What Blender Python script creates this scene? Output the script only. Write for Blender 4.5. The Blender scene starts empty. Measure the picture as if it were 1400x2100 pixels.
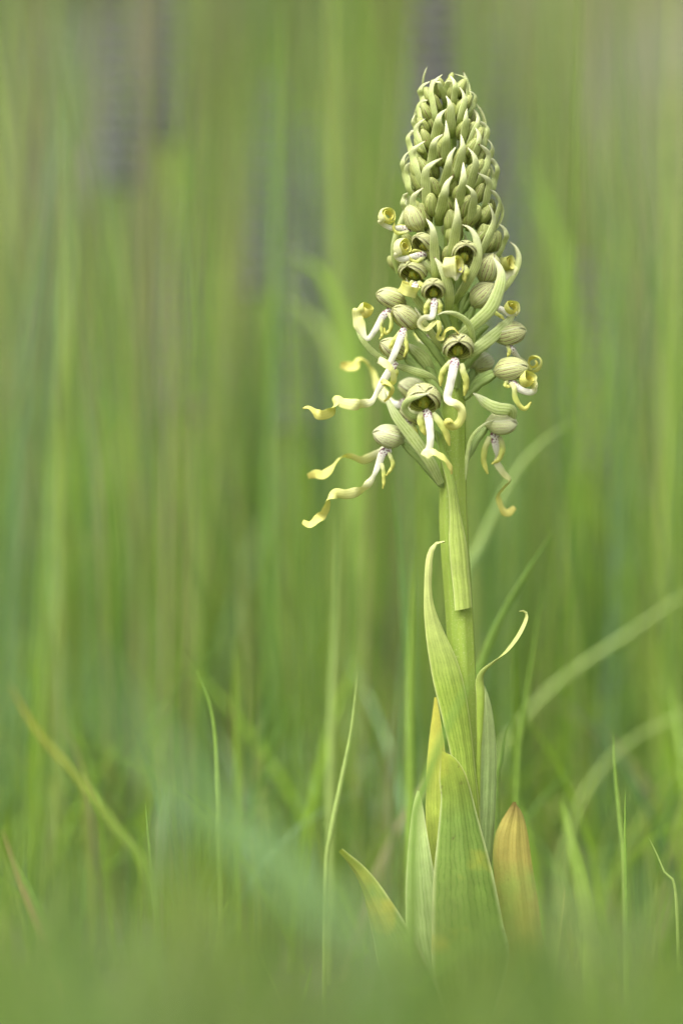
import bpy, math, random
import numpy as np
from mathutils import Vector
random.seed(7); rng = np.random.default_rng(11)
scn = bpy.context.scene
R = math.radians

# ------------------------------------------------------------------ camera
S = 0.0002                 # metres per photo pixel on the plane of the orchid
LENS = 100.0
D = 0.42 * LENS / 36.0     # distance camera - orchid axis
CZ = 0.216                 # camera height
cam_d = bpy.data.cameras.new('camera'); cam = bpy.data.objects.new('camera', cam_d)
scn.collection.objects.link(cam); scn.camera = cam
cam.location = (0, -D, CZ); cam.rotation_euler = (R(90), 0, 0)
cam_d.sensor_fit = 'VERTICAL'; cam_d.sensor_height = 36; cam_d.sensor_width = 24
cam_d.lens = LENS; cam_d.clip_start = 0.01; cam_d.clip_end = 500
cam_d.dof.use_dof = True; cam_d.dof.focus_distance = D - 0.012; cam_d.dof.aperture_fstop = 2.2

# ------------------------------------------------------------------ sky, sun, exposure
SUN_EL, SUN_AZ = R(58), R(215)      # azimuth clockwise from +Y
w = bpy.data.worlds.new('World'); scn.world = w; w.use_nodes = True
nt = w.node_tree; bg = nt.nodes['Background']
sky = nt.nodes.new('ShaderNodeTexSky'); sky.sky_type = 'NISHITA'; sky.sun_disc = False
sky.sun_elevation = SUN_EL; sky.sun_rotation = SUN_AZ
sky.air_density = 1.0; sky.dust_density = 7.0; sky.ozone_density = 0.6
hs = nt.nodes.new('ShaderNodeHueSaturation'); hs.inputs['Saturation'].default_value = 0.35   # thin overcast
nt.links.new(sky.outputs[0], hs.inputs['Color']); nt.links.new(hs.outputs[0], bg.inputs[0]); bg.inputs[1].default_value = 0.15
sun_d = bpy.data.lights.new('sun', 'SUN'); sun = bpy.data.objects.new('sun', sun_d); scn.collection.objects.link(sun)
sun_d.energy = 1.5; sun_d.angle = R(35); sun_d.color = (1.0, 0.97, 0.91)
sd = Vector((math.sin(SUN_AZ)*math.cos(SUN_EL), math.cos(SUN_AZ)*math.cos(SUN_EL), math.sin(SUN_EL)))
sun.rotation_euler = sd.to_track_quat('Z', 'Y').to_euler(); sun.location = (0, 0, 6)
vs = scn.view_settings; vs.view_transform = 'Standard'; vs.look = 'None'; vs.exposure = 0.95; vs.gamma = 1
vs.use_curve_mapping = False
scn.cycles.use_denoising = True
scn.cycles.max_bounces = 12; scn.cycles.diffuse_bounces = 6; scn.cycles.transmission_bounces = 8

# ------------------------------------------------------------------ helpers
def lin(r, g, b):
    f = lambda c: (c/255/12.92) if c/255 <= 0.04045 else ((c/255+0.055)/1.055)**2.4
    return (f(r), f(g), f(b), 1.0)

def P(px, py, d=0.0):
    """photo pixel + depth behind the orchid's axis plane (in plane pixels) -> world point"""
    y = d*S; k = (D+y)/D
    return np.array(((px-700)*S*k, y, CZ+(1050-py)*S*k))

def nrm(v):
    v = np.asarray(v, float); return v/(np.linalg.norm(v, axis=-1, keepdims=True)+1e-12)

VIEW = np.array((0.0, 1.0, 0.0))

def catmull(pts, per=16):
    p = np.asarray(pts, float)
    if len(p) == 2: p = np.array([p[0], (p[0]+p[1])/2, p[1]])
    q = np.vstack([2*p[0]-p[1], p, 2*p[-1]-p[-2]])
    out = []
    for i in range(1, len(q)-2):
        for t in np.linspace(0, 1, per, endpoint=False):
            a, b, c, d_ = q[i-1], q[i], q[i+1], q[i+2]
            out.append(0.5*((2*b)+(-a+c)*t+(2*a-5*b+4*c-d_)*t*t+(-a+3*b-3*c+d_)*t**3))
    out.append(q[-2]); return np.array(out)

def resample(pts, n, extra=None):
    c = catmull(pts)
    L = np.concatenate([[0], np.cumsum(np.linalg.norm(np.diff(c, axis=0), axis=1))])
    s = np.linspace(0, L[-1], n+1)
    out = np.stack([np.interp(s, L, c[:, k]) for k in range(c.shape[1])], 1)
    ex = None
    if extra is not None:
        e = np.asarray(extra, float)
        if len(pts) == 2: e = np.array([e[0], (e[0]+e[1])/2, e[1]])
        ti = np.linspace(0, 1, len(e)); tc = np.linspace(0, 1, len(c))
        ec = np.stack([np.interp(tc, ti, e[:, k]) for k in range(3)], 1)
        ex = np.stack([np.interp(s, L, ec[:, k]) for k in range(3)], 1)
    return out, L[-1], ex

class Acc:
    def __init__(self): self.v = []; self.f = []; self.uv = []; self.arc = []; self.mi = []; self.n = 0
    def grid(self, G, U, V, A=None, B=None, mat=0, wrap=False, flip=False):
        a, b = G.shape[:2]
        self.v.append(G.reshape(-1, 3))
        idx = np.arange(a*b).reshape(a, b)+self.n
        f = np.stack([idx[:-1, :-1], idx[:-1, 1:], idx[1:, 1:], idx[1:, :-1]], -1).reshape(-1, 4)
        if wrap:
            g = np.stack([idx[:-1, -1], idx[:-1, 0], idx[1:, 0], idx[1:, -1]], -1).reshape(-1, 4)
            f = np.vstack([f, g])
        if flip: f = f[:, ::-1]
        self.f.append(f); self.mi += [mat]*len(f)
        U = np.broadcast_to(U, (a, b)); V = np.broadcast_to(V, (a, b))
        self.uv.append(np.stack([U, V], -1).reshape(-1, 2))
        A = U if A is None else np.broadcast_to(A, (a, b)); B = V if B is None else np.broadcast_to(B, (a, b))
        self.arc.append(np.stack([A, B], -1).reshape(-1, 2))
        self.n += a*b
    def build(self, name, mats, parent=None, origin=(0, 0, 0)):
        V = np.vstack(self.v)-np.asarray(origin); F = np.vstack(self.f)
        me = bpy.data.meshes.new(name)
        me.vertices.add(len(V)); me.vertices.foreach_set('co', V.ravel().astype(np.float32))
        me.loops.add(F.size); me.loops.foreach_set('vertex_index', F.ravel().astype(np.int32))
        me.polygons.add(len(F)); me.polygons.foreach_set('loop_start', np.arange(0, F.size, 4, dtype=np.int32))
        me.update(calc_edges=True)
        for nm, src in (('UVMap', self.uv), ('arc', self.arc)):
            l = me.uv_layers.new(name=nm); a = np.vstack(src)[F.ravel()]
            l.data.foreach_set('uv', a.ravel().astype(np.float32))
        for m in (mats if isinstance(mats, (list, tuple)) else [mats]): me.materials.append(m)
        me.polygons.foreach_set('material_index', np.array(self.mi, np.int32))
        me.polygons.foreach_set('use_smooth', np.ones(len(F), bool))
        me.validate(); me.update()
        o = bpy.data.objects.new(name, me); scn.collection.objects.link(o)
        o.location = origin if parent is None else (0, 0, 0)
        if parent is not None: o.parent = parent
        return o

def tag(o, label=None, cat=None, group=None, kind=None):
    for k, v in (('label', label), ('category', cat), ('group', group), ('kind', kind)):
        if v: o[k] = v
    return o

def frames(C, W, twist):
    T = nrm(np.gradient(C, axis=0))
    if W is None: w_ = np.cross(T, VIEW)
    else: w_ = np.broadcast_to(np.asarray(W, float), C.shape)
    w_ = nrm(w_-T*np.sum(w_*T, 1, keepdims=True)); N = np.cross(w_, T)
    if twist is not None:
        t = np.linspace(0, 1, len(C)); a = np.radians(np.interp(t, [q[0] for q in twist], [q[1] for q in twist]))[:, None]
        w_, N = w_*np.cos(a)+N*np.sin(a), N*np.cos(a)-w_*np.sin(a)
    return T, w_, N

def ribbon(acc, pts, width, W=None, twist=None, thick=0.0004, cup=0.0, n=36, m=6, wave=None, vmap=None, mat=0):
    """closed strap-like body; width = [(t, px)], cup bends the edges along the normal, wave=(px, count)"""
    Wl = None if W is None or np.asarray(W).ndim == 1 else W
    C, L, ex = resample(pts, n, Wl)
    T, w_, N = frames(C, ex if ex is not None else W, twist)
    t = np.linspace(0, 1, n+1); hw = np.interp(t, [q[0] for q in width], [q[1] for q in width])*S/2
    x = np.linspace(-1, 1, m+1)
    off = cup*hw[:, None]*x[None, :]**2
    if wave: off = off+wave[0]*S*np.sin(t[:, None]*wave[1]*2*math.pi+(x[None, :] > 0)*1.9)*np.abs(x[None, :])**1.5*np.minimum(1, 6*t[:, None])
    base = C[:, None]+w_[:, None]*(hw[:, None]*x[None, :])[..., None]
    th = thick/2*np.sqrt(np.maximum(0, 1-x**2))[None, :]*np.minimum(1, hw[:, None]/(3*S))
    vv = t if vmap is None else np.interp(t, vmap[0], vmap[1])
    U = (x[None, :]+1)/2+0*t[:, None]; V = vv[:, None]+0*x[None, :]
    A = hw[:, None]*x[None, :]*1000; B = (t*L*1000)[:, None]+0*A
    acc.grid(base+N[:, None]*(off+th)[..., None], U, V, A, B, mat)
    acc.grid(base+N[:, None]*(off-th)[..., None], U, V, A, B, mat, flip=True)

def tube(acc, pts, rad, n=24, m=12, ridges=0, twist=0.0, cap=True, mat=0):
    C, L, _ = resample(pts, n)
    T = nrm(np.gradient(C, axis=0)); w_ = np.cross(T, np.array((0.31, 0.9, 0.17))); w_ = nrm(w_); N = np.cross(w_, T)
    t = np.linspace(0, 1, n+1); r = np.interp(t, [q[0] for q in rad], [q[1] for q in rad])*S
    if cap: r[0] *= .05; r[-1] *= .05
    a = np.linspace(0, 2*math.pi, m, endpoint=False)
    rr = r[:, None]*(1+(0.10*np.cos(ridges*a[None, :]+twist*t[:, None]) if ridges else 0*a[None, :]))
    G = C[:, None]+w_[:, None]*(rr*np.cos(a))[..., None]+N[:, None]*(rr*np.sin(a))[..., None]
    acc.grid(G, a[None, :]/(2*math.pi)+0*t[:, None], t[:, None]+0*a[None, :], a[None, :]*r.max()*1000, (t*L*1000)[:, None]+0*a[None, :], mat, wrap=True)

def ellipsoid(acc, c, a, u, L, Wd, H, n=10, m=12, mat=0, seams=0, beak=0.0):
    a = nrm(a); u = nrm(u-a*np.dot(u, a)); s = np.cross(a, u)
    th = np.linspace(0, math.pi, n+1); ph = np.linspace(0, 2*math.pi, m, endpoint=False)
    v = 0.5-0.5*np.cos(th); r = np.sin(th)*(1-beak*v)
    g = 1-(0.10*np.abs(np.cos(seams*ph/2))**10 if seams else 0*ph)
    ir = random.uniform(0, 6.28); g = g[None, :]*(1+.045*np.sin(2*ph[None, :]+ir+5*v[:, None])+.03*np.sin(5*v[:, None]*2+ir)); kk = random.uniform(-.10, .10)*L*np.sin(math.pi*v)
    G = c+a*((v-0.5)*L)[:, None, None]+s*kk[:, None, None]+(np.cos(ph)*g)[..., None]*(r*H/2)[:, None, None]*u+(np.sin(ph)*g)[..., None]*(r*Wd/2)[:, None, None]*s
    acc.grid(G, ph[None, :]/(2*math.pi)+0*v[:, None], v[:, None]+0*ph[None, :], mat=mat, wrap=True)

def loft(acc, left, right, dl, dr, bulge, n=40, m=10, thick=0.0005, ripple=0.0, mat=0):
    """leaf from its two outlines in pixels; dl/dr depths at start..end; bulge pushes the middle to the viewer"""
    def edge(e, dd):
        e = np.asarray(e, float); L = np.concatenate([[0], np.cumsum(np.linalg.norm(np.diff(e, axis=0), axis=1))]); L /= L[-1]
        dv = np.interp(L, np.linspace(0, 1, len(dd)), dd)
        return resample([P(x, y, z) for (x, y), z in zip(e, dv)], n)[0]
    A_, B_ = edge(left, dl), edge(right, dr)
    x = np.linspace(-1, 1, m+1); t = np.linspace(0, 1, n+1)
    mid = (A_+B_)/2; half = (B_-A_)/2; hw = np.linalg.norm(half, axis=1)
    N = nrm(np.cross(nrm(np.gradient(mid, axis=0)), half))
    N = np.where(N[:, 1:2] > 0, -N, N)
    k = bulge*hw[:, None]*(1-x[None, :]**2)+ripple*hw[:, None]*np.sin(x[None, :]*9+t[:, None]*3)*(1-x[None, :]**2)
    base = mid[:, None]+half[:, None]*x[None, :, None]+N[:, None]*k[..., None]
    th = thick/2*np.sqrt(np.maximum(0, 1-x**2))[None, :]*np.minimum(1, hw[:, None]/(3*S))
    U = (x[None, :]+1)/2+0*t[:, None]; V = 1-t[:, None]+0*U
    L = np.sum(np.linalg.norm(np.diff(mid, axis=0), axis=1))
    Aa = hw[:, None]*x[None, :]*1000; Bb = (t*L*1000)[:, None]+0*Aa
    acc.grid(base+N[:, None]*th[..., None], U, V, Aa, Bb, mat)
    acc.grid(base-N[:, None]*th[..., None], U, V, Aa, Bb, mat, flip=True)

# ------------------------------------------------------------------ materials
class NT:
    def __init__(self, name):
        self.m = bpy.data.materials.new(name); self.m.use_nodes = True; self.t = self.m.node_tree
        for n in list(self.t.nodes): self.t.nodes.remove(n)
    def n(self, typ, **kw):
        o = self.t.nodes.new(typ)
        for k, v in kw.items(): setattr(o, k, v)
        return o
    def l(self, a, b): self.t.links.new(a, b)
    def math(self, op, a, b=None, c=None, clamp=False):
        o = self.n('ShaderNodeMath', operation=op); o.use_clamp = clamp
        for i, q in enumerate((a, b, c)):
            if q is None: continue
            if isinstance(q, (int, float)): o.inputs[i].default_value = q
            else: self.l(q, o.inputs[i])
        return o.outputs[0]
    def ramp(self, fac, stops, interp='LINEAR'):
        o = self.n('ShaderNodeValToRGB'); cr = o.color_ramp; cr.interpolation = interp
        while len(cr.elements) < len(stops): cr.elements.new(0.5)
        for e, (p, c) in zip(cr.elements, stops): e.position = p; e.color = c if len(c) == 4 else (*c, 1)
        self.l(fac, o.inputs[0]); return o.outputs[0]
    def mix(self, fac, a, b, mode='MIX'):
        o = self.n('ShaderNodeMix', data_type='RGBA', blend_type=mode)
        for i, q in ((0, fac), (6, a), (7, b)):
            if isinstance(q, (int, float)): o.inputs[i].default_value = q
            elif isinstance(q, tuple): o.inputs[i].default_value = q
            else: self.l(q, o.inputs[i])
        return o.outputs[2]
    def uv(self, layer='UVMap'):
        u = self.n('ShaderNodeUVMap', uv_map=layer); s = self.n('ShaderNodeSeparateXYZ'); self.l(u.outputs[0], s.inputs[0])
        return u.outputs[0], s.outputs[0], s.outputs[1]
    def noise(self, vec, scale, detail=2, rough=.5):
        o = self.n('ShaderNodeTexNoise'); o.inputs['Scale'].default_value = scale; o.inputs['Detail'].default_value = detail
        o.inputs['Roughness'].default_value = rough
        if vec is not None: self.l(vec, o.inputs['Vector'])
        return o.outputs[0]
    def objco(self): return self.n('ShaderNodeTexCoord').outputs['Object']
    def finish(self, col, transl=0.3, rough=0.5, bump=None, bstr=0.3, bdist=0.0003, spec=0.35, tcol=None):
        p = self.n('ShaderNodeBsdfPrincipled'); p.inputs['Roughness'].default_value = rough
        p.inputs['Specular IOR Level'].default_value = spec
        o = self.n('ShaderNodeOutputMaterial')
        if isinstance(col, tuple): p.inputs['Base Color'].default_value = col
        else: self.l(col, p.inputs['Base Color'])
        if bump is not None:
            b = self.n('ShaderNodeBump'); b.inputs['Strength'].default_value = bstr; b.inputs['Distance'].default_value = bdist
            self.l(bump, b.inputs['Height']); self.l(b.outputs[0], p.inputs['Normal'])
        if transl > 0:
            t = self.n('ShaderNodeBsdfTranslucent'); mx = self.n('ShaderNodeMixShader'); mx.inputs[0].default_value = transl
            if isinstance(col, tuple): t.inputs[0].default_value = col
            else: self.l(col, t.inputs[0])
            self.l(p.outputs[0], mx.inputs[1]); self.l(t.outputs[0], mx.inputs[2]); self.l(mx.outputs[0], o.inputs[0])
        else: self.l(p.outputs[0], o.inputs[0])
        return self.m

def veined(name, body, vein, tip, count, tip_at=0.72, transl=0.28, patch=None, spots=0.0, veinw=3.0, edge=None, base=None, brown=False):
    """leafy tissue: lengthwise veins, fine grain, paler tip, optional discoloured patch"""
    q = NT(name); _, u, v = q.uv(); av, ax, ay = q.uv('arc')
    wob = q.noise(av, 0.16, 3); uu = q.math('ADD', u, q.math('MULTIPLY', q.math('SUBTRACT', wob, .5), .11))
    st = q.math('POWER', q.math('ABSOLUTE', q.math('COSINE', q.math('MULTIPLY', uu, math.pi*count))), veinw*3)
    oc = q.objco(); gr = q.noise(oc, 1500, 3); big = q.noise(oc, 160, 2)
    vamp = q.ramp(q.noise(av, .35, 2), [(.3, (.15, .15, .15, 1)), (.7, (.85, .85, .85, 1))])
    col = q.mix(q.math('MULTIPLY', st, vamp), body, vein)
    if base: col = q.mix(q.math('SUBTRACT', 1, q.math('MULTIPLY', v, 3.0), clamp=True), col, base)
    col = q.mix(q.math('MULTIPLY', q.math('SUBTRACT', v, tip_at, clamp=True), 1/(1-tip_at), clamp=True), col, tip)
    if edge:
        e = q.math('MULTIPLY', q.math('SUBTRACT', q.math('ABSOLUTE', q.math('SUBTRACT', u, .5)), .44, clamp=True), 12, clamp=True)
        col = q.mix(e, col, edge)
    if patch:
        pm = q.ramp(q.noise(oc, patch[1], 3), [(patch[2], (0, 0, 0, 1)), (min(1, patch[2]+.18), (1, 1, 1, 1))])
        col = q.mix(pm, col, patch[0])
    if spots:
        sp = q.ramp(q.noise(oc, 210, 3), [(0.68, (0, 0, 0, 1)), (0.75, (1, 1, 1, 1))])
        col = q.mix(q.math('MULTIPLY', sp, spots), col, lin(88, 70, 40))
    var = q.math('ADD', q.math('MULTIPLY', gr, .30), q.math('MULTIPLY', big, .5)); var = q.math('ADD', var, .6)
    col = q.mix(1.0, col, q.mix(0.0, var, (1, 1, 1, 1)), 'MULTIPLY')
    if brown:
        bt = q.math('MULTIPLY', q.math('SUBTRACT', v, .955, clamp=True), 40, clamp=True)
        bt = q.math('MULTIPLY', bt, q.ramp(q.noise(oc, 70, 1), [(.52, (0, 0, 0, 1)), (.58, (1, 1, 1, 1))]))
        col = q.mix(bt, col, lin(120, 88, 50))
    h = q.math('SUBTRACT', q.math('MULTIPLY', gr, .35), st)
    return q.finish(col, transl, .5, h, .35, .00025)

M = {}
M['bract'] = veined('bract_green', lin(200, 211, 138), lin(140, 164, 56), lin(234, 234, 196), 5, tip_at=.6, base=lin(160, 180, 92), edge=lin(224, 228, 172), veinw=2, brown=True)
M['bract_pale'] = veined('bract_pale', lin(204, 218, 146), lin(146, 174, 52), lin(232, 234, 196), 4, edge=lin(228, 232, 184), veinw=2)
M['leaf'] = veined('orchid_leaf', lin(160, 184, 76), lin(112, 146, 40), lin(210, 216, 140), 9, tip_at=.68, edge=lin(206, 214, 140))
M['leaf_low'] = veined('orchid_leaf_low', lin(122, 150, 64), lin(92, 128, 42), lin(150, 166, 56), 11, tip_at=.75, edge=lin(206, 216, 150), patch=(lin(172, 170, 60), 45, .56), spots=.5)
M['leaf_glauc'] = veined('orchid_leaf_glaucous', lin(180, 204, 128), lin(146, 178, 88), lin(200, 216, 140), 9, tip_at=.7, edge=lin(212, 222, 160))
M['leaf_yell'] = veined('orchid_leaf_yellow', lin(178, 194, 84), lin(146, 170, 60), lin(200, 196, 84), 7, tip_at=.7, edge=lin(212, 214, 120), spots=.4)
M['leaf_dead'] = veined('orchid_leaf_withering', lin(192, 182, 94), lin(180, 164, 78), lin(150, 132, 70), 9, tip_at=.9, patch=(lin(160, 176, 84), 40, .50), spots=.8, base=lin(140, 164, 60))
M['sheath'] = veined('leaf_sheath', lin(184, 202, 106), lin(158, 182, 72), lin(150, 180, 76), 5, tip_at=.55, edge=lin(216, 222, 160))

q = NT('stem_green'); oc = q.objco(); av, ax, ay = q.uv('arc'); _, u, v = q.uv()
g = q.noise(oc, 2600, 2); b = q.noise(oc, 70, 2)
rid = q.math('ABSOLUTE', q.math('SINE', q.math('MULTIPLY', u, 9*math.pi)))
col = q.mix(b, lin(136, 164, 58), lin(164, 184, 78)); col = q.mix(q.math('MULTIPLY', rid, .25), col, lin(120, 150, 66))
col = q.mix(q.ramp(g, [(.6, (0, 0, 0, 1)), (.72, (1, 1, 1, 1))]), col, lin(198, 206, 140))
M['stem'] = q.finish(col, .12, .45, g, .25, .0002)
q = NT('ovary_green'); oc = q.objco(); _, u, v = q.uv(); b = q.noise(oc, 250, 2)
rid = q.math('POWER', q.math('ABSOLUTE', q.math('SINE', q.math('MULTIPLY', u, 6*math.pi))), 3)
col = q.mix(b, lin(138, 166, 84), lin(168, 190, 112)); col = q.mix(q.math('MULTIPLY', rid, .4), col, lin(182, 200, 130))
M['ovary'] = q.finish(col, .2, .45, rid, .4, .0003)

def sepalmat(name, body, line, stripe, count, pale, dens=.5, transl=.3, sharp=14, rim=None):
    q = NT(name); uvv, u, v = q.uv(); oc = q.objco()
    wob = q.noise(oc, 260, 2); uu = q.math('ADD', u, q.math('MULTIPLY', q.math('SUBTRACT', wob, .5), .06))
    st = q.math('POWER', q.math('ABSOLUTE', q.math('COSINE', q.math('MULTIPLY', uu, math.pi*count))), sharp)
    vein = q.math('POWER', q.math('ABSOLUTE', q.math('SINE', q.math('MULTIPLY', uu, math.pi*count))), 10)
    br = q.ramp(q.noise(oc, 900, 2), [(.5-.3*dens, (0, 0, 0, 1)), (.62-.3*dens, (1, 1, 1, 1))])
    zone = q.ramp(q.noise(oc, 120, 1), [(.55-.5*dens, (0, 0, 0, 1)), (.75-.5*dens, (1, 1, 1, 1))])
    col = q.mix(q.ramp(v, [(0, (0, 0, 0, 1)), (.35, (.0, .0, .0, 1)), (1, (1, 1, 1, 1))]), body, pale)
    col = q.mix(q.math('MULTIPLY', vein, .5), col, line)
    f = q.math('MULTIPLY', q.math('MULTIPLY', st, br), zone)
    col = q.mix(q.math('MULTIPLY', f, stripe[1], clamp=True), col, stripe[0])
    if rim:
        e = q.math('MULTIPLY', q.math('SUBTRACT', q.math('ABSOLUTE', q.math('SUBTRACT', u, .5)), .41, clamp=True), 14, clamp=True)
        col = q.mix(q.math('MULTIPLY', e, .8), col, rim)
    gr = q.noise(oc, 2000, 2)
    col = q.mix(1.0, col, q.mix(0.0, q.math('ADD', q.math('MULTIPLY', gr, .3), .85), (1, 1, 1, 1)), 'MULTIPLY')
    return q.finish(col, transl, .5, q.math('ADD', vein, q.math('MULTIPLY', gr, .4)), .35, .00025)
M['bud'] = sepalmat('bud_sepals', lin(150, 161, 84), lin(116, 134, 52), (lin(92, 62, 44), .85), 9, lin(184, 192, 118), .45, .2)
M['sepal'] = sepalmat('hood_sepal', lin(204, 210, 144), lin(172, 186, 100), (lin(112, 62, 46), .85), 5, lin(216, 220, 160), .55, .34, rim=lin(234, 236, 196))
M['petal'] = sepalmat('hood_inner_striped', lin(232, 236, 178), lin(214, 222, 146), (lin(104, 44, 36), .95), 11, lin(232, 232, 190), .85, .62, 26)
M['white_bud'] = sepalmat('hood_white', lin(212, 218, 160), lin(188, 200, 124), (lin(130, 84, 66), .6), 6, lin(226, 228, 184), .42, rim=lin(238, 240, 208))

def lipmat(name, spots=True):
    q = NT(name); uvv, u, v = q.uv(); av, ax, ay = q.uv('arc'); oc = q.objco()
    col = q.ramp(v, [(0, lin(240, 236, 232)), (.34, lin(240, 240, 222)), (.5, lin(232, 234, 168)), (.75, lin(222, 224, 128)), (1, lin(228, 220, 124))])
    e = q.math('MULTIPLY', q.math('SUBTRACT', q.math('ABSOLUTE', q.math('SUBTRACT', u, .5)), .40, clamp=True), 8, clamp=True)
    col = q.mix(q.math('MULTIPLY', e, .5), col, lin(204, 208, 110))
    sp = q.ramp(q.noise(av, .9, 1), [(.5, (0, 0, 0, 1)), (.55, (1, 1, 1, 1))])
    ms = q.ramp(q.math('MULTIPLY', ay, .1), [(.30, (1, 1, 1, 1)), (.62, (0, 0, 0, 1))])
    col = q.mix(q.math('MULTIPLY', q.math('MULTIPLY', sp, ms), .95), col, lin(118, 36, 84))
    vn = q.math('POWER', q.math('ABSOLUTE', q.math('COSINE', q.math('MULTIPLY', u, 4*math.pi))), 8)
    col = q.mix(q.math('MULTIPLY', vn, .25), col, lin(196, 202, 110))
    gr = q.noise(oc, 2200, 2)
    return q.finish(col, .35, .55, q.math('ADD', gr, q.math('MULTIPLY', vn, -.7)), .35, .00025)
M['lip'] = lipmat('lip_white_to_yellow')
q = NT('side_lobe_green'); _, u, v = q.uv(); oc = q.objco(); gr = q.noise(oc, 1800, 2)
col = q.ramp(v, [(0, lin(222, 226, 170)), (.4, lin(200, 208, 112)), (1, lin(206, 204, 104))])
M['lobe'] = q.finish(col, .35, .5, gr, .3, .0002)
q = NT('column_green'); gr = q.noise(q.objco(), 700, 2)
M['column'] = q.finish(q.mix(gr, lin(162, 182, 72), lin(196, 202, 110)), .1, .4, gr, .2, .0002)
q = NT('pollen_yellow'); M['pollen'] = q.finish(lin(190, 188, 76), .2, .35, q.noise(q.objco(), 900, 1), .2, .0002)

def grassmat(name, transl=.48):
    q = NT(name); a = q.n('ShaderNodeAttribute', attribute_name='Col'); oc = q.objco()
    nz = q.noise(oc, 90, 2)
    col = q.mix(1.0, a.outputs[0], q.mix(0.0, q.math('ADD', q.math('MULTIPLY', nz, .5), .75), (1, 1, 1, 1)), 'MULTIPLY')
    return q.finish(col, transl, .45)
M['grass'] = grassmat('grass_blades')
def blade_material(name, c, c2=None):
    q = NT(name); _, u, v = q.uv(); oc = q.objco(); nz = q.noise(oc, 300, 2)
    col = q.mix(q.math('POWER', v, 4) if c2 == YEL else v, c, c2 or c)
    st = q.math('POWER', q.math('ABSOLUTE', q.math('COSINE', q.math('MULTIPLY', u, 3*math.pi))), 4)
    col = q.mix(q.math('MULTIPLY', st, .25), col, lin(190, 206, 130))
    col = q.mix(1.0, col, q.mix(0.0, q.math('ADD', q.math('MULTIPLY', nz, .5), .75), (1, 1, 1, 1)), 'MULTIPLY')
    return q.finish(col, .35, .45)
q = NT('meadow_soil'); oc = q.objco()
n1 = q.noise(oc, 1.6, 3); n2 = q.noise(oc, 22, 4)
c = q.ramp(n1, [(.3, lin(92, 88, 96)), (.46, lin(80, 86, 52)), (.56, lin(90, 92, 60)), (.68, lin(100, 94, 106))])
c = q.mix(q.math('MULTIPLY', n2, .5), c, lin(94, 96, 70))
M['soil'] = q.finish(c, 0, .95, n2, .6, .02, .1)

# ------------------------------------------------------------------ ground
def bank(y):
    y = np.asarray(y, float); t = np.clip((y-2.2)/1.2, 0, 1); s = t*t*(3-2*t)
    return np.where(y > 2.2, s*np.clip(y-2.2, 0, 9)*0.62, 0)
xs = np.concatenate([np.linspace(-60, -4, 15), np.linspace(-3.6, 3.6, 60), np.linspace(4, 60, 15)])
ys = np.concatenate([np.linspace(-30, -2, 10), np.linspace(-1.8, 9, 120), np.linspace(10, 120, 25)])
X, Y = np.meshgrid(xs, ys)
Z = bank(Y)+0.03*np.sin(X*1.9+Y)*np.clip(Y-1.5, 0, 1)
acc = Acc(); acc.grid(np.stack([X, Y, Z], -1), X, Y); ground = acc.build('ground', M['soil'])
tag(ground, 'meadow soil rising to a grassy bank', 'ground', kind='structure')
def gz(x, y): return float(bank(y)+0.03*math.sin(x*1.9+y)*min(1, max(0, y-1.5)))

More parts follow.
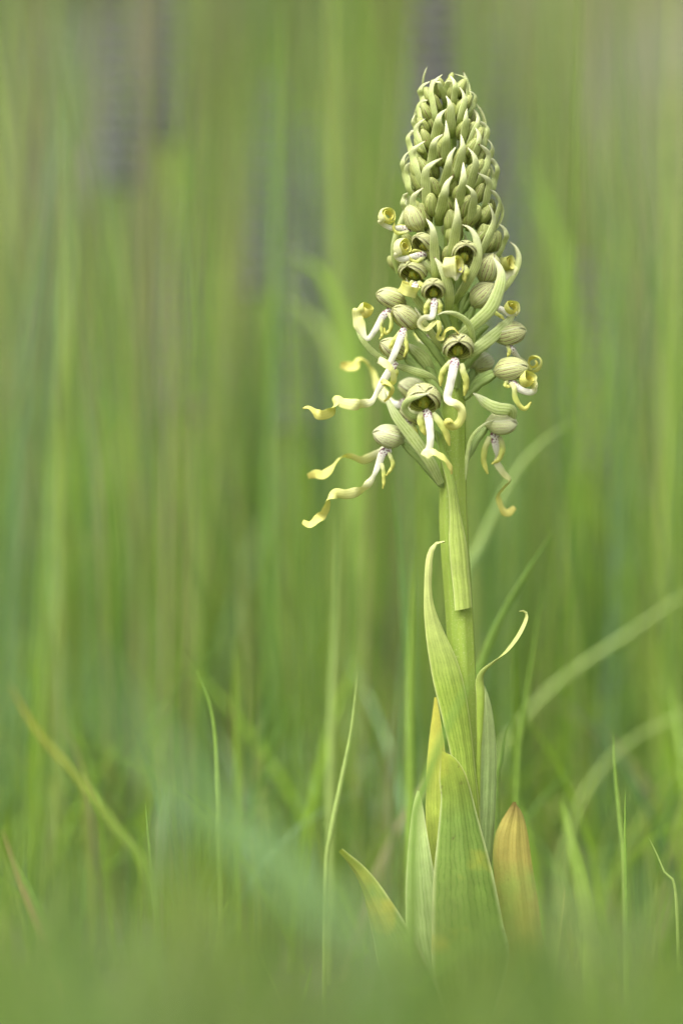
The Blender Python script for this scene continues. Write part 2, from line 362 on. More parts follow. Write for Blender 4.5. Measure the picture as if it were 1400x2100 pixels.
# ------------------------------------------------------------------ meadow grass (uncountable)
PAL = np.array([lin(138, 172, 58)[:3], lin(112, 146, 66)[:3], lin(126, 156, 110)[:3], lin(158, 174, 92)[:3], lin(150, 142, 106)[:3], lin(94, 130, 74)[:3]])
def grass(name, label, N, yr, hr, wr, lean, pal_w, seed, xk=1.25, xoff=0.0, curve=(.1, .5), tint=1.0, keep=None, seg=7, top=None, tap=.6, var=(.75, 1.2)):
    g = np.random.default_rng(seed)
    y = g.uniform(yr[0], yr[1], N); hwid = 0.14*(D+y)/D*xk
    x = g.uniform(-1, 1, N)*hwid+xoff
    if keep is not None:
        k = keep(x, y, g); x, y = x[k], y[k]; N = len(x)
    z = bank(y)+0.03*np.sin(x*1.9+y)*np.clip(y-1.5, 0, 1)-.004
    h = g.uniform(hr[0], hr[1], N)*g.uniform(.75, 1, N); wd = g.uniform(wr[0], wr[1], N)
    if top is not None: h = top(x, y, g)
    az = g.uniform(0, 2*math.pi, N); ln = np.abs(g.normal(0, lean, N)); cv = g.uniform(curve[0], curve[1], N)
    t = np.linspace(0, 1, seg+1)
    hor = (ln[:, None]*t+cv[:, None]*t**3*ln[:, None]*4)*h[:, None]
    zz = z[:, None]+h[:, None]*(t-0.25*cv[:, None]*t**3)
    px = x[:, None]+np.cos(az)[:, None]*hor; py = y[:, None]+np.sin(az)[:, None]*hor
    C = np.stack([px, py, zz], -1)
    fa = g.uniform(0, math.pi, N); sd_ = np.stack([np.cos(fa), np.sin(fa), 0*fa], -1)
    tp = np.where(t < tap, 1, 1-((t-tap)/(1-tap))**1.5)*.96+.04
    half = wd[:, None, None]/2*tp[None, :, None]*sd_[:, None, :]
    V = np.stack([C-half, C+half], 2)
    idx = np.arange(N*(seg+1)*2).reshape(N, seg+1, 2)
    F = np.stack([idx[:, :-1, 0], idx[:, :-1, 1], idx[:, 1:, 1], idx[:, 1:, 0]], -1).reshape(-1, 4)
    ci = g.choice(len(PAL), N, p=np.array(pal_w)/sum(pal_w)); col = PAL[ci]*g.uniform(var[0], var[1], (N, 1))*tint
    C4 = np.concatenate([np.repeat(col, (seg+1)*2, 0), np.ones((N*(seg+1)*2, 1))], 1)
    me = bpy.data.meshes.new(name); VV = V.reshape(-1, 3)
    me.vertices.add(len(VV)); me.vertices.foreach_set('co', VV.ravel().astype(np.float32))
    me.loops.add(F.size); me.loops.foreach_set('vertex_index', F.ravel().astype(np.int32))
    me.polygons.add(len(F)); me.polygons.foreach_set('loop_start', np.arange(0, F.size, 4, dtype=np.int32))
    me.update(calc_edges=True)
    ca = me.color_attributes.new('Col', 'FLOAT_COLOR', 'POINT'); ca.data.foreach_set('color', C4.ravel().astype(np.float32))
    me.polygons.foreach_set('use_smooth', np.ones(len(F), bool)); me.materials.append(M['grass'])
    o = bpy.data.objects.new(name, me); scn.collection.objects.link(o)
    return tag(o, label, 'grass', kind='stuff')

def clumps(x, y, g):
    n = np.sin(x*7.3+1.3)+np.sin(x*3.1+y*2.2+.6)+.8*np.sin(y*4.1-x*5.2)
    return n+g.normal(0, .5, len(x)) > .15
grass('bank_grass', 'dry olive grass covering the bank far behind the orchid', 9000, (2.3, 6.5), (.15, .5), (.004, .012), .14, [1.5, 2, 1, 3, 5, 1.5], 3, xk=1.3, keep=clumps, tint=.72)
grass('tall_meadow_grass', 'tall upright soft green meadow grass behind the orchid', 2000, (.9, 2.6), (.35, 1.0), (.003, .009), .05, [3, 3, 2, 4, 2.5, 2], 4, curve=(.05, .3), keep=clumps, var=(.5, 1.4))
grass('slender_grass_stalks', 'slender upright grass stalks standing behind the orchid', 460, (.32, 1.0), (.30, .8), (.0010, .0032), .035, [2, 3, 3, 5, 2, 2], 14, curve=(.05, .3), var=(.5, 1.5))
grass('fine_grass_stems', 'fine hair-thin grass stems standing close behind the orchid', 520, (.22, .75), (.16, .62), (.0007, .0018), .07, [3, 3, 3, 4, 2, 3], 21, curve=(.05, .4), var=(.5, 1.5))
grass('meadow_grass', 'thick fresh green grass at mid height behind the orchid', 2700, (.42, 1.9), (.10, .44), (.002, .007), .10, [6, 3, 1.5, 4, .8, 1.5], 5, var=(.7, 1.35))
grass('turf_grass', 'low green grass around the foot of the orchid', 1500, (.12, .9), (.05, .19), (.0016, .004), .2, [6, 3, 1.5, 2, .5, 2], 6, xk=1.35)
# sparse taller blades close to the lens, melted into a veil over the lower picture
def veil_h(x, y, g):
    t = D+y; return np.maximum(.05, CZ-(1420+650*g.uniform(0, 1, len(x))**.7-1050)*S*t/D)
grass('near_lens_grass', 'soft green haze of grass blades right in front of the orchid leaves', 250, (-.92, -.62), (.1, .2), (.0012, .0030), .10, [5, 5, 2, 2, .2, 3], 31, xk=1.5, tint=.8, curve=(.2, .6), top=veil_h, tap=.85, seg=12)
# short grass nearer the camera
def near_h(x, y, g):
    t = D+y; u = g.uniform(0, 1, len(x)); kx = x/(0.14*t/D)
    top_py = np.where(kx < -.1, 1480, 1600)+(2150-np.where(kx < -.1, 1480, 1600))*u**.62
    top_py = top_py+70*np.sin(kx*5.2+.8)+40*np.sin(kx*11+y*9)
    return np.maximum(.03, CZ-(top_py-1050)*S*t/D)
grass('foreground_grass', 'blurred short green grass in front of the orchid', 1300, (-.80, -.22), (.095, .165), (.0018, .005), .13, [7, 5, .6, 3, .3, 1.6], 8, xk=1.45, tint=.72, curve=(.2, .7), top=near_h, tap=.88, seg=12)

# ------------------------------------------------------------------ the orchid
BASE = P(962, 2130, 0); BASE[2] = 0.0
orchid = bpy.data.objects.new('lizard_orchid', None); scn.collection.objects.link(orchid); orchid.location = BASE
orchid.empty_display_size = .05
tag(orchid, 'pale green orchid with dense bud spike and curling yellow ribbon lips', 'orchid')
def part(acc, name, mats, parent=None): return acc.build(name, mats, parent or orchid, BASE)

AX = [(150, 915), (300, 921), (450, 927), (620, 929), (850, 930), (991, 929), (1080, 930), (1250, 941), (1364, 947), (1600, 955), (2140, 962)]
axis_x = lambda y: float(np.interp(y, [a[0] for a in AX], [a[1] for a in AX]))
ENV = [(140, 20), (165, 40), (200, 54), (250, 70), (300, 84), (350, 92), (400, 97), (480, 100), (560, 104), (700, 110)]
env = lambda y: float(np.interp(y, [a[0] for a in ENV], [a[1] for a in ENV]))
def front(px, py, k=1.0):
    r = env(py); dx = px-axis_x(py); return -k*math.sqrt(max(r*r-dx*dx, (0.16*r)**2))

acc = Acc()
pts = [P(axis_x(y), y, 0) for y in (175, 300, 450, 620, 850, 991, 1080, 1250, 1364, 1600, 1850, 2135)]
yy = np.array((175, 300, 450, 620, 850, 991, 1080, 1250, 1364, 1600, 1850, 2135.)); tt = (yy-175)/(2135-175)
tube(acc, pts, list(zip(tt, (9, 14, 17, 19, 23, 26, 28, 27, 27, 28, 28, 26))), n=80, m=24, ridges=7, twist=1.2)
part(acc, 'stem', M['stem'])

# --- bracts and buds of the spike, tip / middle / base read off the photograph (enlarged region 1 and 2 coordinates)
Z1 = lambda x, y: (780+x/4.6667, 130+y/4.6667)
Z2 = lambda x, y: (740+x/3.6842, 400+y/3.6842)
B1 = [((590,105),(478,270),(520,520)), ((470,175),(395,260),(405,380)), ((665,118),(715,230),(700,370)), ((705,100),(805,170),(838,330)),
      ((840,262),(890,330),(880,440)), ((755,225),(805,350),(755,560)), ((625,310),(668,420),(680,640)), ((450,350),(375,420),(375,540)),
      ((630,435),(545,560),(512,740)), ((430,525),(355,650),(400,840)), ((340,635),(278,720),(300,890)), ((345,480),(325,560),(350,650)),
      ((828,430),(820,550),(790,740)), ((890,440),(912,550),(850,770)), ((625,545),(628,720),(615,930)), ((605,670),(505,780),(480,990)),
      ((765,675),(785,820),(715,1100)), ((905,615),(925,730),(895,910)), ((935,550),(1010,650),(985,810)), ((440,735),(325,880),(385,1180)),
      ((280,835),(228,960),(255,1140)), ((720,800),(650,970),(590,1210)), ((830,800),(912,960),(850,1220)), ((935,770),(1012,900),(935,1170)),
      ((1020,725),(1052,830),(1030,960)), ((590,905),(425,1060),(440,1370)), ((305,940),(262,1060),(262,1200)), ((790,945),(792,1130),(735,1400)),
      ((700,1065),(610,1250),(555,1480)), ((1030,905),(1102,1020),(1070,1210)), ((925,1045),(1018,1160),(1005,1360)), ((785,1145),(895,1270),(865,1530)),
      ((420,1180),(325,1330),(380,1620)), ((1045,1205),(1122,1340),(1090,1560)), ((260,1240),(228,1340),(270,1480)),
      ((560,150),(500,190),(500,300)), ((690,165),(640,180),(620,300)), ((520,170),(560,190),(600,300))]
B2 = [((715,25),(725,190),(680,470)), ((490,178),(545,300),(565,600)), ((960,60),(985,210),(905,450)), ((1040,218),(1085,310),(1055,430))]
BR = [tuple(Z1(*p) for p in b) for b in B1]+[tuple(Z2(*p) for p in b) for b in B2]
widths = lambda w0: [(0, w0*.8), (.3, w0), (.5, w0), (.7, w0*.76), (.88, w0*.36), (1, 1.2)]
def tang(px, py):
    r = env(py); s_ = max(-1, min(1, (px-axis_x(py))/r)); c_ = math.sqrt(1-s_*s_)
    return np.array((c_, s_, 0.0)), np.array((s_, -c_, 0.0))     # tangent, outward
for i, (tip, mid, base) in enumerate(BR):
    k = random.uniform(-.04, .04); w0 = 14.5+5.5*min(1, max(0, (mid[1]-170)/180))+random.uniform(-1.5, 1.5)
    sx = (mid[0]-axis_x(mid[1]))/env(mid[1])
    if abs(sx) > .72: mid = (mid[0]+math.copysign(5, sx), mid[1])
    q1 = (base[0]*.45+mid[0]*.55, base[1]*.5+mid[1]*.5); q2 = (mid[0]*.62+tip[0]*.38+(mid[0]-tip[0])*.10, mid[1]*.45+tip[1]*.55)
    low = (base[0]+(base[0]-mid[0])*.15+(axis_x(base[1])-base[0])*.1, base[1]+16)
    pts = [P(*low, front(*low, .50)), P(*base, front(*base, .80)), P(*q1, front(*q1, 1.06+k)), P(*mid, front(*mid, 1.22+k)-7), P(*q2, front(*q2, 1.22+k)-9), P(*tip, front(*tip, 1.10+k)-10)]
    tg, out = tang(*mid)
    acc = Acc(); ribbon(acc, pts, widths(w0), W=nrm(tg+np.array((.6, 0, 0))), cup=-.20, twist=[(0, 0), (.6, random.uniform(-10, 10)), (1, random.uniform(-40, 40))], wave=(random.uniform(.3, 1.0), random.uniform(1, 2.5)), thick=.0005, n=26, m=8)
    part(acc, 'bract', M['bract'])
    # its bud in the axil
    bl = (41+11*min(1, max(0, (mid[1]-170)/200)))*random.uniform(.86, 1.12); bw = bl*random.uniform(.60, .76)
    c = (base[0]*.42+mid[0]*.58+.42*(tip[0]-mid[0])+random.uniform(-2, 2), base[1]*.42+mid[1]*.58)
    ux = (c[0]-axis_x(c[1])); c = (axis_x(c[1])+ux*(1-.24*min(1, (ux/env(c[1]))**2)), c[1]); cp = P(*c, front(*c, .78)); a_ = nrm(out*.55+np.array((0, 0, 1.0))+tg*random.uniform(-.35, .35))
    acc = Acc(); ellipsoid(acc, cp, a_, out, bl*S, bw*S, bw*S*.95, n=12, m=24, seams=3, beak=.36)
    part(acc, 'bud', M['bud'])
# back of the spike
ga = 0.0
for i, y in enumerate(np.arange(172, 560, 8.5)):
    ga += 2.39996
    s_, c_ = math.sin(ga), math.cos(ga)
    if c_ < 0.05: continue
    r = env(y); out = np.array((s_, c_, 0.0)); tg = np.array((c_, -s_, 0.0))
    o3 = lambda rr, dy: P(axis_x(y+dy)+s_*rr*r, y+dy, c_*rr*r)
    acc = Acc(); ribbon(acc, [o3(.5, 55), o3(.88, 35), o3(1.05, 5), o3(1.02, -22), o3(.86, -44)], widths(18), W=tg, cup=-.3, thick=.0007, n=20, m=5)
    part(acc, 'bract', M['bract'])
    acc = Acc(); ellipsoid(acc, o3(.78, 18), nrm(out*.55+np.array((0, 0, 1.))), out, 46*S, 31*S, 30*S, n=10, m=18, seams=3, beak=.22); part(acc, 'bud', M['bud'])
for i, y in enumerate(np.arange(205, 530, 7.0)):
    ga += 2.39996
    s_, c_ = math.sin(ga), math.cos(ga)
    if c_ > .1: continue
    r = env(y); out = np.array((s_, c_, 0.0))
    acc = Acc(); ellipsoid(acc, P(axis_x(y)+s_*r*.66, y, c_*r*.62), nrm(out*.5+np.array((0, 0, 1.))), out, 48*S, 30*S, 29*S, n=10, m=18, seams=3, beak=.22); part(acc, 'bud', M['bud'])
# crown of the spike: unopened tips
for (x, y, d_, l) in ((905, 178, -14, 30), (922, 172, -4, 30), (936, 182, -16, 28), (915, 190, -30, 34), (890, 188, -10, 28), (948, 196, -6, 28), (926, 160, 8, 24)):
    acc = Acc(); ellipsoid(acc, P(x, y, d_), np.array(((x-915)*.012, d_*.02, 1.)), np.array((0, -1., 0)), l*S, l*.62*S, l*.6*S, n=10, m=18, seams=3, beak=.3); part(acc, 'bud', M['bud'])
# buds seen without their bract
for (x, y, d_, ax_, az_, l, w_) in ((857, 447, -62, -.35, 1, 58, 42), (968, 445, -70, .55, .8, 56, 36), (985, 482, -60, .35, 1, 50, 34), (1013, 497, -20, .3, 1, 52, 38),
                                    (925, 455, -86, -.15, 1, 52, 34), (838, 500, -10, -.4, .8, 50, 34), (885, 420, -80, -.1, 1, 50, 30), (812, 540, 30, -.7, .5, 46, 28), (1000, 430, -10, .4, 1, 50, 34)):
    acc = Acc(); ellipsoid(acc, P(x, y, d_), np.array((ax_, -.35, az_)), np.array((0, -1., 0.2)), l*S, w_*S, w_*S*.95, n=12, m=24, seams=3, beak=.2); part(acc, 'bud', M['bud'])

# --- larger bracts among the open flowers: path (x, y, d) base -> tip, width, material, edge-on twist
BIG = [
 ([(930,622,-40),(957,580,-80),(978,535,-100),(976,490,-104),(962,468,-100),(947,461,-94)], 20, 'bract', 0),
 ([(919,642,-50),(921,605,-85),(914,570,-98),(902,545,-100),(889,526,-96)], 21, 'bract', 0),
 ([(1012,612,-10),(1038,585,-10),(1056,555,-6),(1063,530,-2),(1057,508,0),(1045,496,2)], 14, 'bract', 20),
 ([(940,690,-40),(975,662,-72),(1008,628,-92),(1026,580,-96),(1025,552,-94),(1010,527,-86)], 27, 'bract_pale', 0),
 ([(965,716,-40),(968,690,-70),(958,662,-90),(935,645,-104),(912,641,-110),(896,646,-112)], 13, 'bract_pale', 30),
 ([(832,760,10),(800,742,-10),(775,730,-20),(748,704,-20),(734,678,-16),(732,655,-12),(738,645,-10)], 12, 'bract_pale', 0),
 ([(940,735,-30),(975,716,-50),(1012,688,-52),(1045,655,-46),(1058,630,-40)], 25, 'bract_pale', 0),
 ([(904,992,-26),(880,945,-50),(845,896,-62),(815,858,-62),(795,822,-52),(788,800,-46)], 25, 'bract_pale', 0),
 ([(1048,862,-14),(1047,842,-30),(1020,838,-44),(998,828,-46),(982,815,-44),(969,806,-40)], 26, 'bract_pale', 10),
 ([(900,790,-20),(880,772,-40),(852,762,-50),(822,752,-40),(800,745,-24)], 16, 'bract_pale', 20),
 ([(868,856,-60),(842,852,-78),(829,836,-90),(838,820,-104),(860,812,-112),(881,806,-116)], 14, 'bract_pale', 10),
 ([(950,1000,-10),(958,930,-14),(968,895,-20),(992,870,-26),(1015,860,-26)], 9, 'bract_pale', 20),
 ([(924,745,10),(945,722,40),(972,760,40),(970,790,38),(948,810,30)], 16, 'bract_pale', 10),
 ([(890,660,-30),(862,625,-52),(845,600,-60),(832,570,-62)], 16, 'bract_pale', 0),
 ([(904,720,-30),(882,680,-52),(864,655,-64),(850,630,-66)], 15, 'bract', 0),
 ([(900,600,-40),(888,560,-62),(868,540,-72),(855,520,-76)], 13, 'bract', 10),
 ([(888,772,-8),(872,740,-26),(850,718,-30),(832,703,-26)], 24, 'bract_pale', 15),
 ([(960,640,-20),(985,590,-30),(1005,540,-30),(1020,500,-20),(1010,476,-14)], 16, 'bract', 10),
 ([(815,560,10),(806,520,0),(812,480,-6),(826,440,-10),(834,405,-10)], 12, 'bract', 30),
 ([(890,850,20),(862,830,50),(842,790,70)], 14, 'bract_pale', 0),
]
for pts, w0, mt, tw in BIG:
    acc = Acc(); ribbon(acc, [P(*p) for p in pts], [(0, w0*.6), (.2, w0*.9), (.5, w0), (.75, w0*.78), (.93, w0*.3), (1, 1.2)], cup=.16, twist=[(0, 0), (.5, tw*.4), (1, tw)], thick=.0007, n=32, m=8)
    part(acc, 'bract', M[mt])

# --- open flowers
def coil(c, ax_, r0, r1, turns, a0, sgn=1, pitch=0.0, k=None):
    """spiral in pixels about centre c=(x,y,d); a0 in degrees (0 right, 90 up), sgn -1 = clockwise"""
    ax_ = nrm(np.array(ax_, float)); e1 = nrm(np.array((1., 0, 0))-ax_*ax_[0]); e2 = np.cross(e1, ax_); e2 = e2 if e2[2] > 0 else -e2
    k = k or int(10*turns)+2; out = []
    for i in range(k):
        t = i/(k-1); a = R(a0)+sgn*2*math.pi*turns*t; r = r0+(r1-r0)*t
        out.append(P(*c)+S*(r*(e1*math.cos(a)+e2*math.sin(a))+pitch*t*ax_))
    return out, [ax_]*k

def hood_patch(acc, c, a, u, L, Wd, H, pc, hw, sc, n=18, m=12, lift=0.0, thick=.0006, bend=.12, v0=0.0, v1=1.0, mat=(0, 0)):
    a = nrm(a); u = nrm(u-a*np.dot(u, a)); s_ = np.cross(a, u)
    th = np.linspace(0, math.pi, n+1); v = v0+(v1-v0)*(0.5-0.5*np.cos(th))
    sm = np.clip(v/.38, 0, 1); rho = np.maximum(0, 1-np.abs(2*v**.88-1)**2.5)**.56*(.62+.38*sm*sm*(3-2*sm))
    x = np.linspace(-1, 1, m+1)
    hwv = np.array([hw(q_) for q_ in v]); ph = pc+hwv[:, None]*x[None, :]
    rr = rho[:, None]*(sc+lift*x[None, :]**4)
    def G(off):
        r2 = rr*1.0
        return (c+a*((v-.5)*L*sc)[:, None, None]-u*(bend*L*v**2.2)[:, None, None]+u*(np.cos(ph)*(r2*H/2+off))[..., None]+s_*(np.sin(ph)*(r2*Wd/2+off))[..., None])
    U = (x[None, :]+1)/2+0*v[:, None]; V = v[:, None]+0*U
    ed = np.sqrt(np.maximum(0, 1-x**2))[None, :]
    acc.grid(G(thick/2*ed), U, V, mat=mat[0]); acc.grid(G(-thick/2*ed), U, V, mat=mat[1], flip=True)

def flower(c, a, u, L, Wd, op, ov, lip=None, lobes=(), mat='sepal', lw=15, column=True, sep=1.0, H=None):
    """c=(x,y,d) hood centre, a axis to apex, u dorsal; op = half angle of the striped inner hood in degrees"""
    cp = P(*c); a = np.array(a, float); u = np.array(u, float); L *= S; Wd *= S; H = (H*S) if H else Wd*.95
    acc = Acc(); opr = R(op)
    hood_patch(acc, cp, a, u, L, Wd, H, 0, lambda v: opr*(1-.15*v)+(math.pi-opr)*max(0, 1-v*4.5), .93, n=22, m=22)
    fl = part(acc, 'flower', M['petal'])
    an = nrm(a); un = nrm(u-an*np.dot(u, an)); sn = np.cross(an, un)
    for pc, hw0, lf in ((0, 48, .03), (66, 42, .06), (-66, 42, .06)):
        acc = Acc(); h0 = R(hw0)*sep
        hood_patch(acc, cp, a, u, L, Wd, H, R(pc), lambda v: h0*(math.sin(math.pi*min(1, max(0, .06+.90*v)))**.55)+.02, 1.0+(0.03 if pc == 0 else 0), n=18, m=12, lift=lf)
        part(acc, 'sepal', M[mat], fl)
    if column:
        acc = Acc(); b = cp-an*L*.16
        ellipsoid(acc, b, an*.8-un*.3, un, L*.52, Wd*.36, Wd*.34, n=10, m=14)
        for sg in (-1, 1):
            ellipsoid(acc, b+an*L*.10-un*Wd*.15+sn*sg*Wd*.085, an, un, L*.26, Wd*.12, Wd*.12, n=8, m=10, mat=1)
        part(acc, 'column', [M['column'], M['pollen']], fl)
    b0 = cp-an*L*.44
    if ov is not None:
        acc = Acc(); e = P(*ov); mid = (b0+e)/2+np.array((0, 0, 6*S))
        tube(acc, [b0, b0*.7+e*.3+np.array((0, 0, 3*S)), mid, e], [(0, 5), (.2, 8), (.6, 8.5), (1, 5.5)], n=20, m=12, ridges=6, twist=4)
        part(acc, 'ovary', M['ovary'], fl)
    if lip is not None:
        pts = [P(*p) for p in lip['p']]; Ws = None; n_ = 44; tw = lip.get('tw'); wd = lip.get('w', lw); f = lip.get('white', .35)
        if 'coil' in lip:
            cpts, cw = coil(*lip['coil'][0], **lip['coil'][1])
            pa = np.array(pts); T = nrm(np.gradient(pa, axis=0)) if len(pa) > 1 else None
            w0 = np.cross(T, VIEW)
            sg = -1 if np.dot(w0[-1], cw[0]) < 0 and abs(np.dot(w0[-1], cw[0])) > .1 else 1
            Ws = [nrm(w0[i]*(1-(i/(len(pts)))**2)+sg*cw[0]*(i/len(pts))**2) for i in range(len(pts))]+[sg*q_ for q_ in cw]
            pts = pts+cpts; n_ = 80; lip = dict(lip); lip['end'] = lip.get('end', 1.0)*1.3
        n_ = lip.get('n', n_); e = lip.get('end', 1.0)*1.26
        acc = Acc()
        ribbon(acc, pts, [(0, wd*.75), (.06, wd), (f*.6, wd*.85), (f, wd*lip.get('mid', .62)), (min(.9, f+.12), wd*e), (.93, wd*e*.85), (1, wd*e*.55)], W=Ws, twist=tw, cup=lip.get('cup', .22), thick=.0005, n=n_, m=6,
               wave=lip.get('wave', (1.3, 7)), vmap=([0, f, 1], [0, .38, 1]))
        part(acc, 'lip', M['lip'], fl)
    for lb in lobes:
        acc = Acc(); w0 = lb[1]*1.25
        ribbon(acc, [P(*p) for p in lb[0]], [(0, w0*.9), (.5, w0), (.85, w0*.75), (1, w0*.3)], cup=.3, thick=.0006, n=24, m=5, wave=(1.4, 3.2), twist=[(0, 0), (1, lb[2] if len(lb) > 2 else 20)])
        part(acc, 'side_lobe', M['lobe'], fl)
    return fl

FA = (0.0, -.84, .50); UP = (0, .5, 1.0)
# facing the viewer
flower((868,818,-72), (.06,-.84,.48), (.12,.5,1), 76, 70, 140, (918,880,-20),
       dict(p=[(872,840,-80),(876,850,-92),(880,870,-100),(882,900,-104),(879,922,-104),(872,932,-106),(888,926,-116),(908,936,-116),(924,956,-108),(926,972,-104)], white=.46, mid=.8, tw=[(0,0),(.5,0),(.62,50),(1,70)]), lw=18,
       lobes=[([(866,846,-84),(862,860,-90),(866,876,-90),(872,892,-88)], 12), ([(886,848,-86),(902,866,-92),(914,886,-92),(922,914,-88)], 12)])
flower((939,712,-80), FA, UP, 68, 62, 140, (936,800,-24),
       dict(p=[(934,734,-92),(932,742,-102),(928,762,-108),(922,790,-110),(917,812,-110),(921,822,-114),(934,827,-116),(945,840,-112),(946,856,-108),(938,870,-106),(925,876,-108),(915,869,-112),(920,860,-116),(928,864,-114)], white=.44, mid=.85, end=.72, tw=[(0,0),(.42,0),(.5,35),(.62,-20),(.8,15),(1,60)], n=80), lw=20,
       lobes=[([(925,741,-96),(912,756,-100),(905,770,-100),(903,792,-98)], 10), ([(944,746,-96),(950,764,-100),(956,784,-98),(952,812,-94)], 11)])
flower((888,594,-84), (-.05,-.84,.5), (-.05,.5,1), 64, 48, 142, (926,690,-24),
       dict(p=[(889,612,-92),(890,620,-100),(888,640,-104),(884,650,-106),(870,652,-108),(862,664,-102),(872,674,-92),(886,664,-96),(900,660,-104),(902,676,-108),(898,690,-100),(906,692,-92),(914,676,-98),(928,672,-104),(940,684,-100)], white=.24, mid=.8, tw=[(0,0),(.2,0),(.35,60),(.6,60),(1,80)], n=80), lw=15,
       lobes=[([(882,614,-94),(874,630,-98),(872,648,-96)], 9), ([(896,614,-94),(902,628,-98),(900,646,-96)], 9)])
flower((953,520,-88), (.05,-.76,.62), (.1,.5,1), 70, 52, 132, (936,610,-24),
       dict(p=[(950,548,-96),(944,552,-108),(934,562,-114),(926,568,-116)], coil=(((930,545,-112),(.85,-.5,.15),18,5,1.8,200),dict(sgn=-1)), white=.14, mid=.9, end=1.0), lw=18,
       lobes=[([(950,545,-98),(956,556,-104),(952,568,-106),(954,579,-104)], 10)])
flower((846,556,-58), (-.35,-.80,.46), (.15,.5,1), 68, 56, 140, (914,640,-24),
       dict(p=[(852,578,-72),(850,586,-84),(846,596,-90)], coil=(((836,592,-84),(.35,-.3,.9),20,12,.9,20),dict(sgn=-1)), white=.2, end=.9), lw=16,
       lobes=[([(846,576,-74),(842,584,-80),(846,590,-82)], 7), ([(856,578,-74),(866,584,-84),(872,582,-84)], 8)])
flower((868,500,-70), (-.45,-.62,.62), (.3,.4,1), 60, 44, 145, (918,580,-24),
       dict(p=[(874,522,-72),(866,522,-80),(848,526,-84),(824,532,-84),(812,528,-82)], coil=(((826,508,-80),(.62,-.72,.22),21,6,1.9,230),dict(sgn=-1)), white=.27, mid=.8, end=1.0), lw=14,
       lobes=[([(870,526,-76),(862,532,-82),(852,538,-84),(842,532,-84),(836,522,-84)], 7), ([(872,520,-74),(850,514,-80),(842,520,-80)], 6)])
flower((851,448,-64), (-.35,-.2,.9), (.2,-1,.2), 60, 44, 165, (915,540,-20),
       dict(p=[(846,470,-56),(838,470,-58),(820,468,-58),(802,468,-58),(785,460,-58)], coil=(((795,444,-58),(.45,-.80,.38),20,8,1.85,222),dict(sgn=-1)), white=.22, mid=.8, end=.9), lw=13, column=False,
       lobes=[([(838,474,-60),(826,478,-62),(814,478,-62),(807,470,-62),(808,455,-62)], 6), ([(838,466,-56),(824,464,-52),(812,462,-52)], 6)])
# turned to the left
flower((831,651,-66), (-.62,-.42,.66), (.75,.15,.62), 68, 50, 160, (918,760,-20),
       dict(p=[(830,672,-78),(826,680,-86),(816,706,-92),(806,730,-94),(798,744,-94),(784,742,-98),(776,738,-104),(790,744,-106),(806,760,-102),(808,782,-96),(794,790,-92),(784,784,-98),(794,784,-106),(806,796,-104),(800,812,-98),(788,824,-96)], white=.36, mid=.75, tw=[(0,0),(.4,0),(.5,50),(1,70)], n=90), lw=16,
       lobes=[([(830,680,-84),(832,700,-88),(834,716,-90),(828,732,-90)], 7), ([(822,680,-84),(812,694,-88),(804,706,-88),(798,716,-86)], 9)])
flower((807,716,-52), (-.72,-.35,.55), (.7,.1,.7), 64, 50, 160, (925,830,-20),
       dict(p=[(812,742,-58),(806,750,-64),(796,764,-66),(786,780,-66),(774,802,-66),(763,822,-66),(752,827,-66),(730,830,-66),(704,826,-66),(690,820,-64),(684,834,-62),(672,848,-60),(652,850,-60),(634,836,-60),(621,838,-60)], white=.34, mid=.55, end=1.15, tw=[(0,0),(.40,0),(.46,55),(.53,-20),(.66,-30),(.71,-95),(.76,-150),(.84,-160),(.89,-225),(1,-270)], n=90, cup=.12), lw=17,
       lobes=[([(806,752,-62),(812,764,-64),(806,778,-64)], 9)])
flower((802,612,-46), (-.80,-.30,.42), (.4,-.1,.9), 66, 48, 160, (912,690,-20),
       dict(p=[(800,634,-54),(794,640,-60),(784,650,-62),(772,672,-62),(760,690,-62),(753,695,-62),(744,684,-60),(735,664,-58),(732,650,-56)], coil=(((750,638,-56),(.5,-.55,.66),17,8,1.1,190),dict(sgn=-1)), white=.36, mid=.62, end=1.1), lw=15,
       lobes=[([(794,642,-60),(802,654,-64),(800,676,-64),(790,684,-64),(787,672,-64)], 7), ([(784,654,-62),(781,670,-62),(784,686,-62),(778,696,-62)], 6)])
flower((797,895,-30), (-.85,-.25,.36), (.3,-.5,.95), 68, 52, 150, (908,1000,-20),
       dict(p=[(802,922,-34),(794,924,-36),(784,930,-36),(776,952,-34),(766,976,-32),(752,996,-30),(735,1008,-28),(708,1014,-26),(690,1012,-24),(674,1020,-22),(670,1034,-20),(664,1052,-18),(652,1064,-16),(636,1076,-14),(620,1071,-14)], white=.26, mid=.5, end=1.05, tw=[(0,0),(.3,0),(.38,60),(.46,20),(.6,20),(.66,-60),(.7,-120),(.8,-140),(.85,-210),(1,-230)], n=80, cup=.12), lw=17, mat='white_bud',
       lobes=[([(796,928,-36),(802,940,-38),(805,956,-38),(792,976,-38)], 7), ([(782,950,-36),(786,966,-38),(787,990,-38),(785,1002,-38)], 7)])
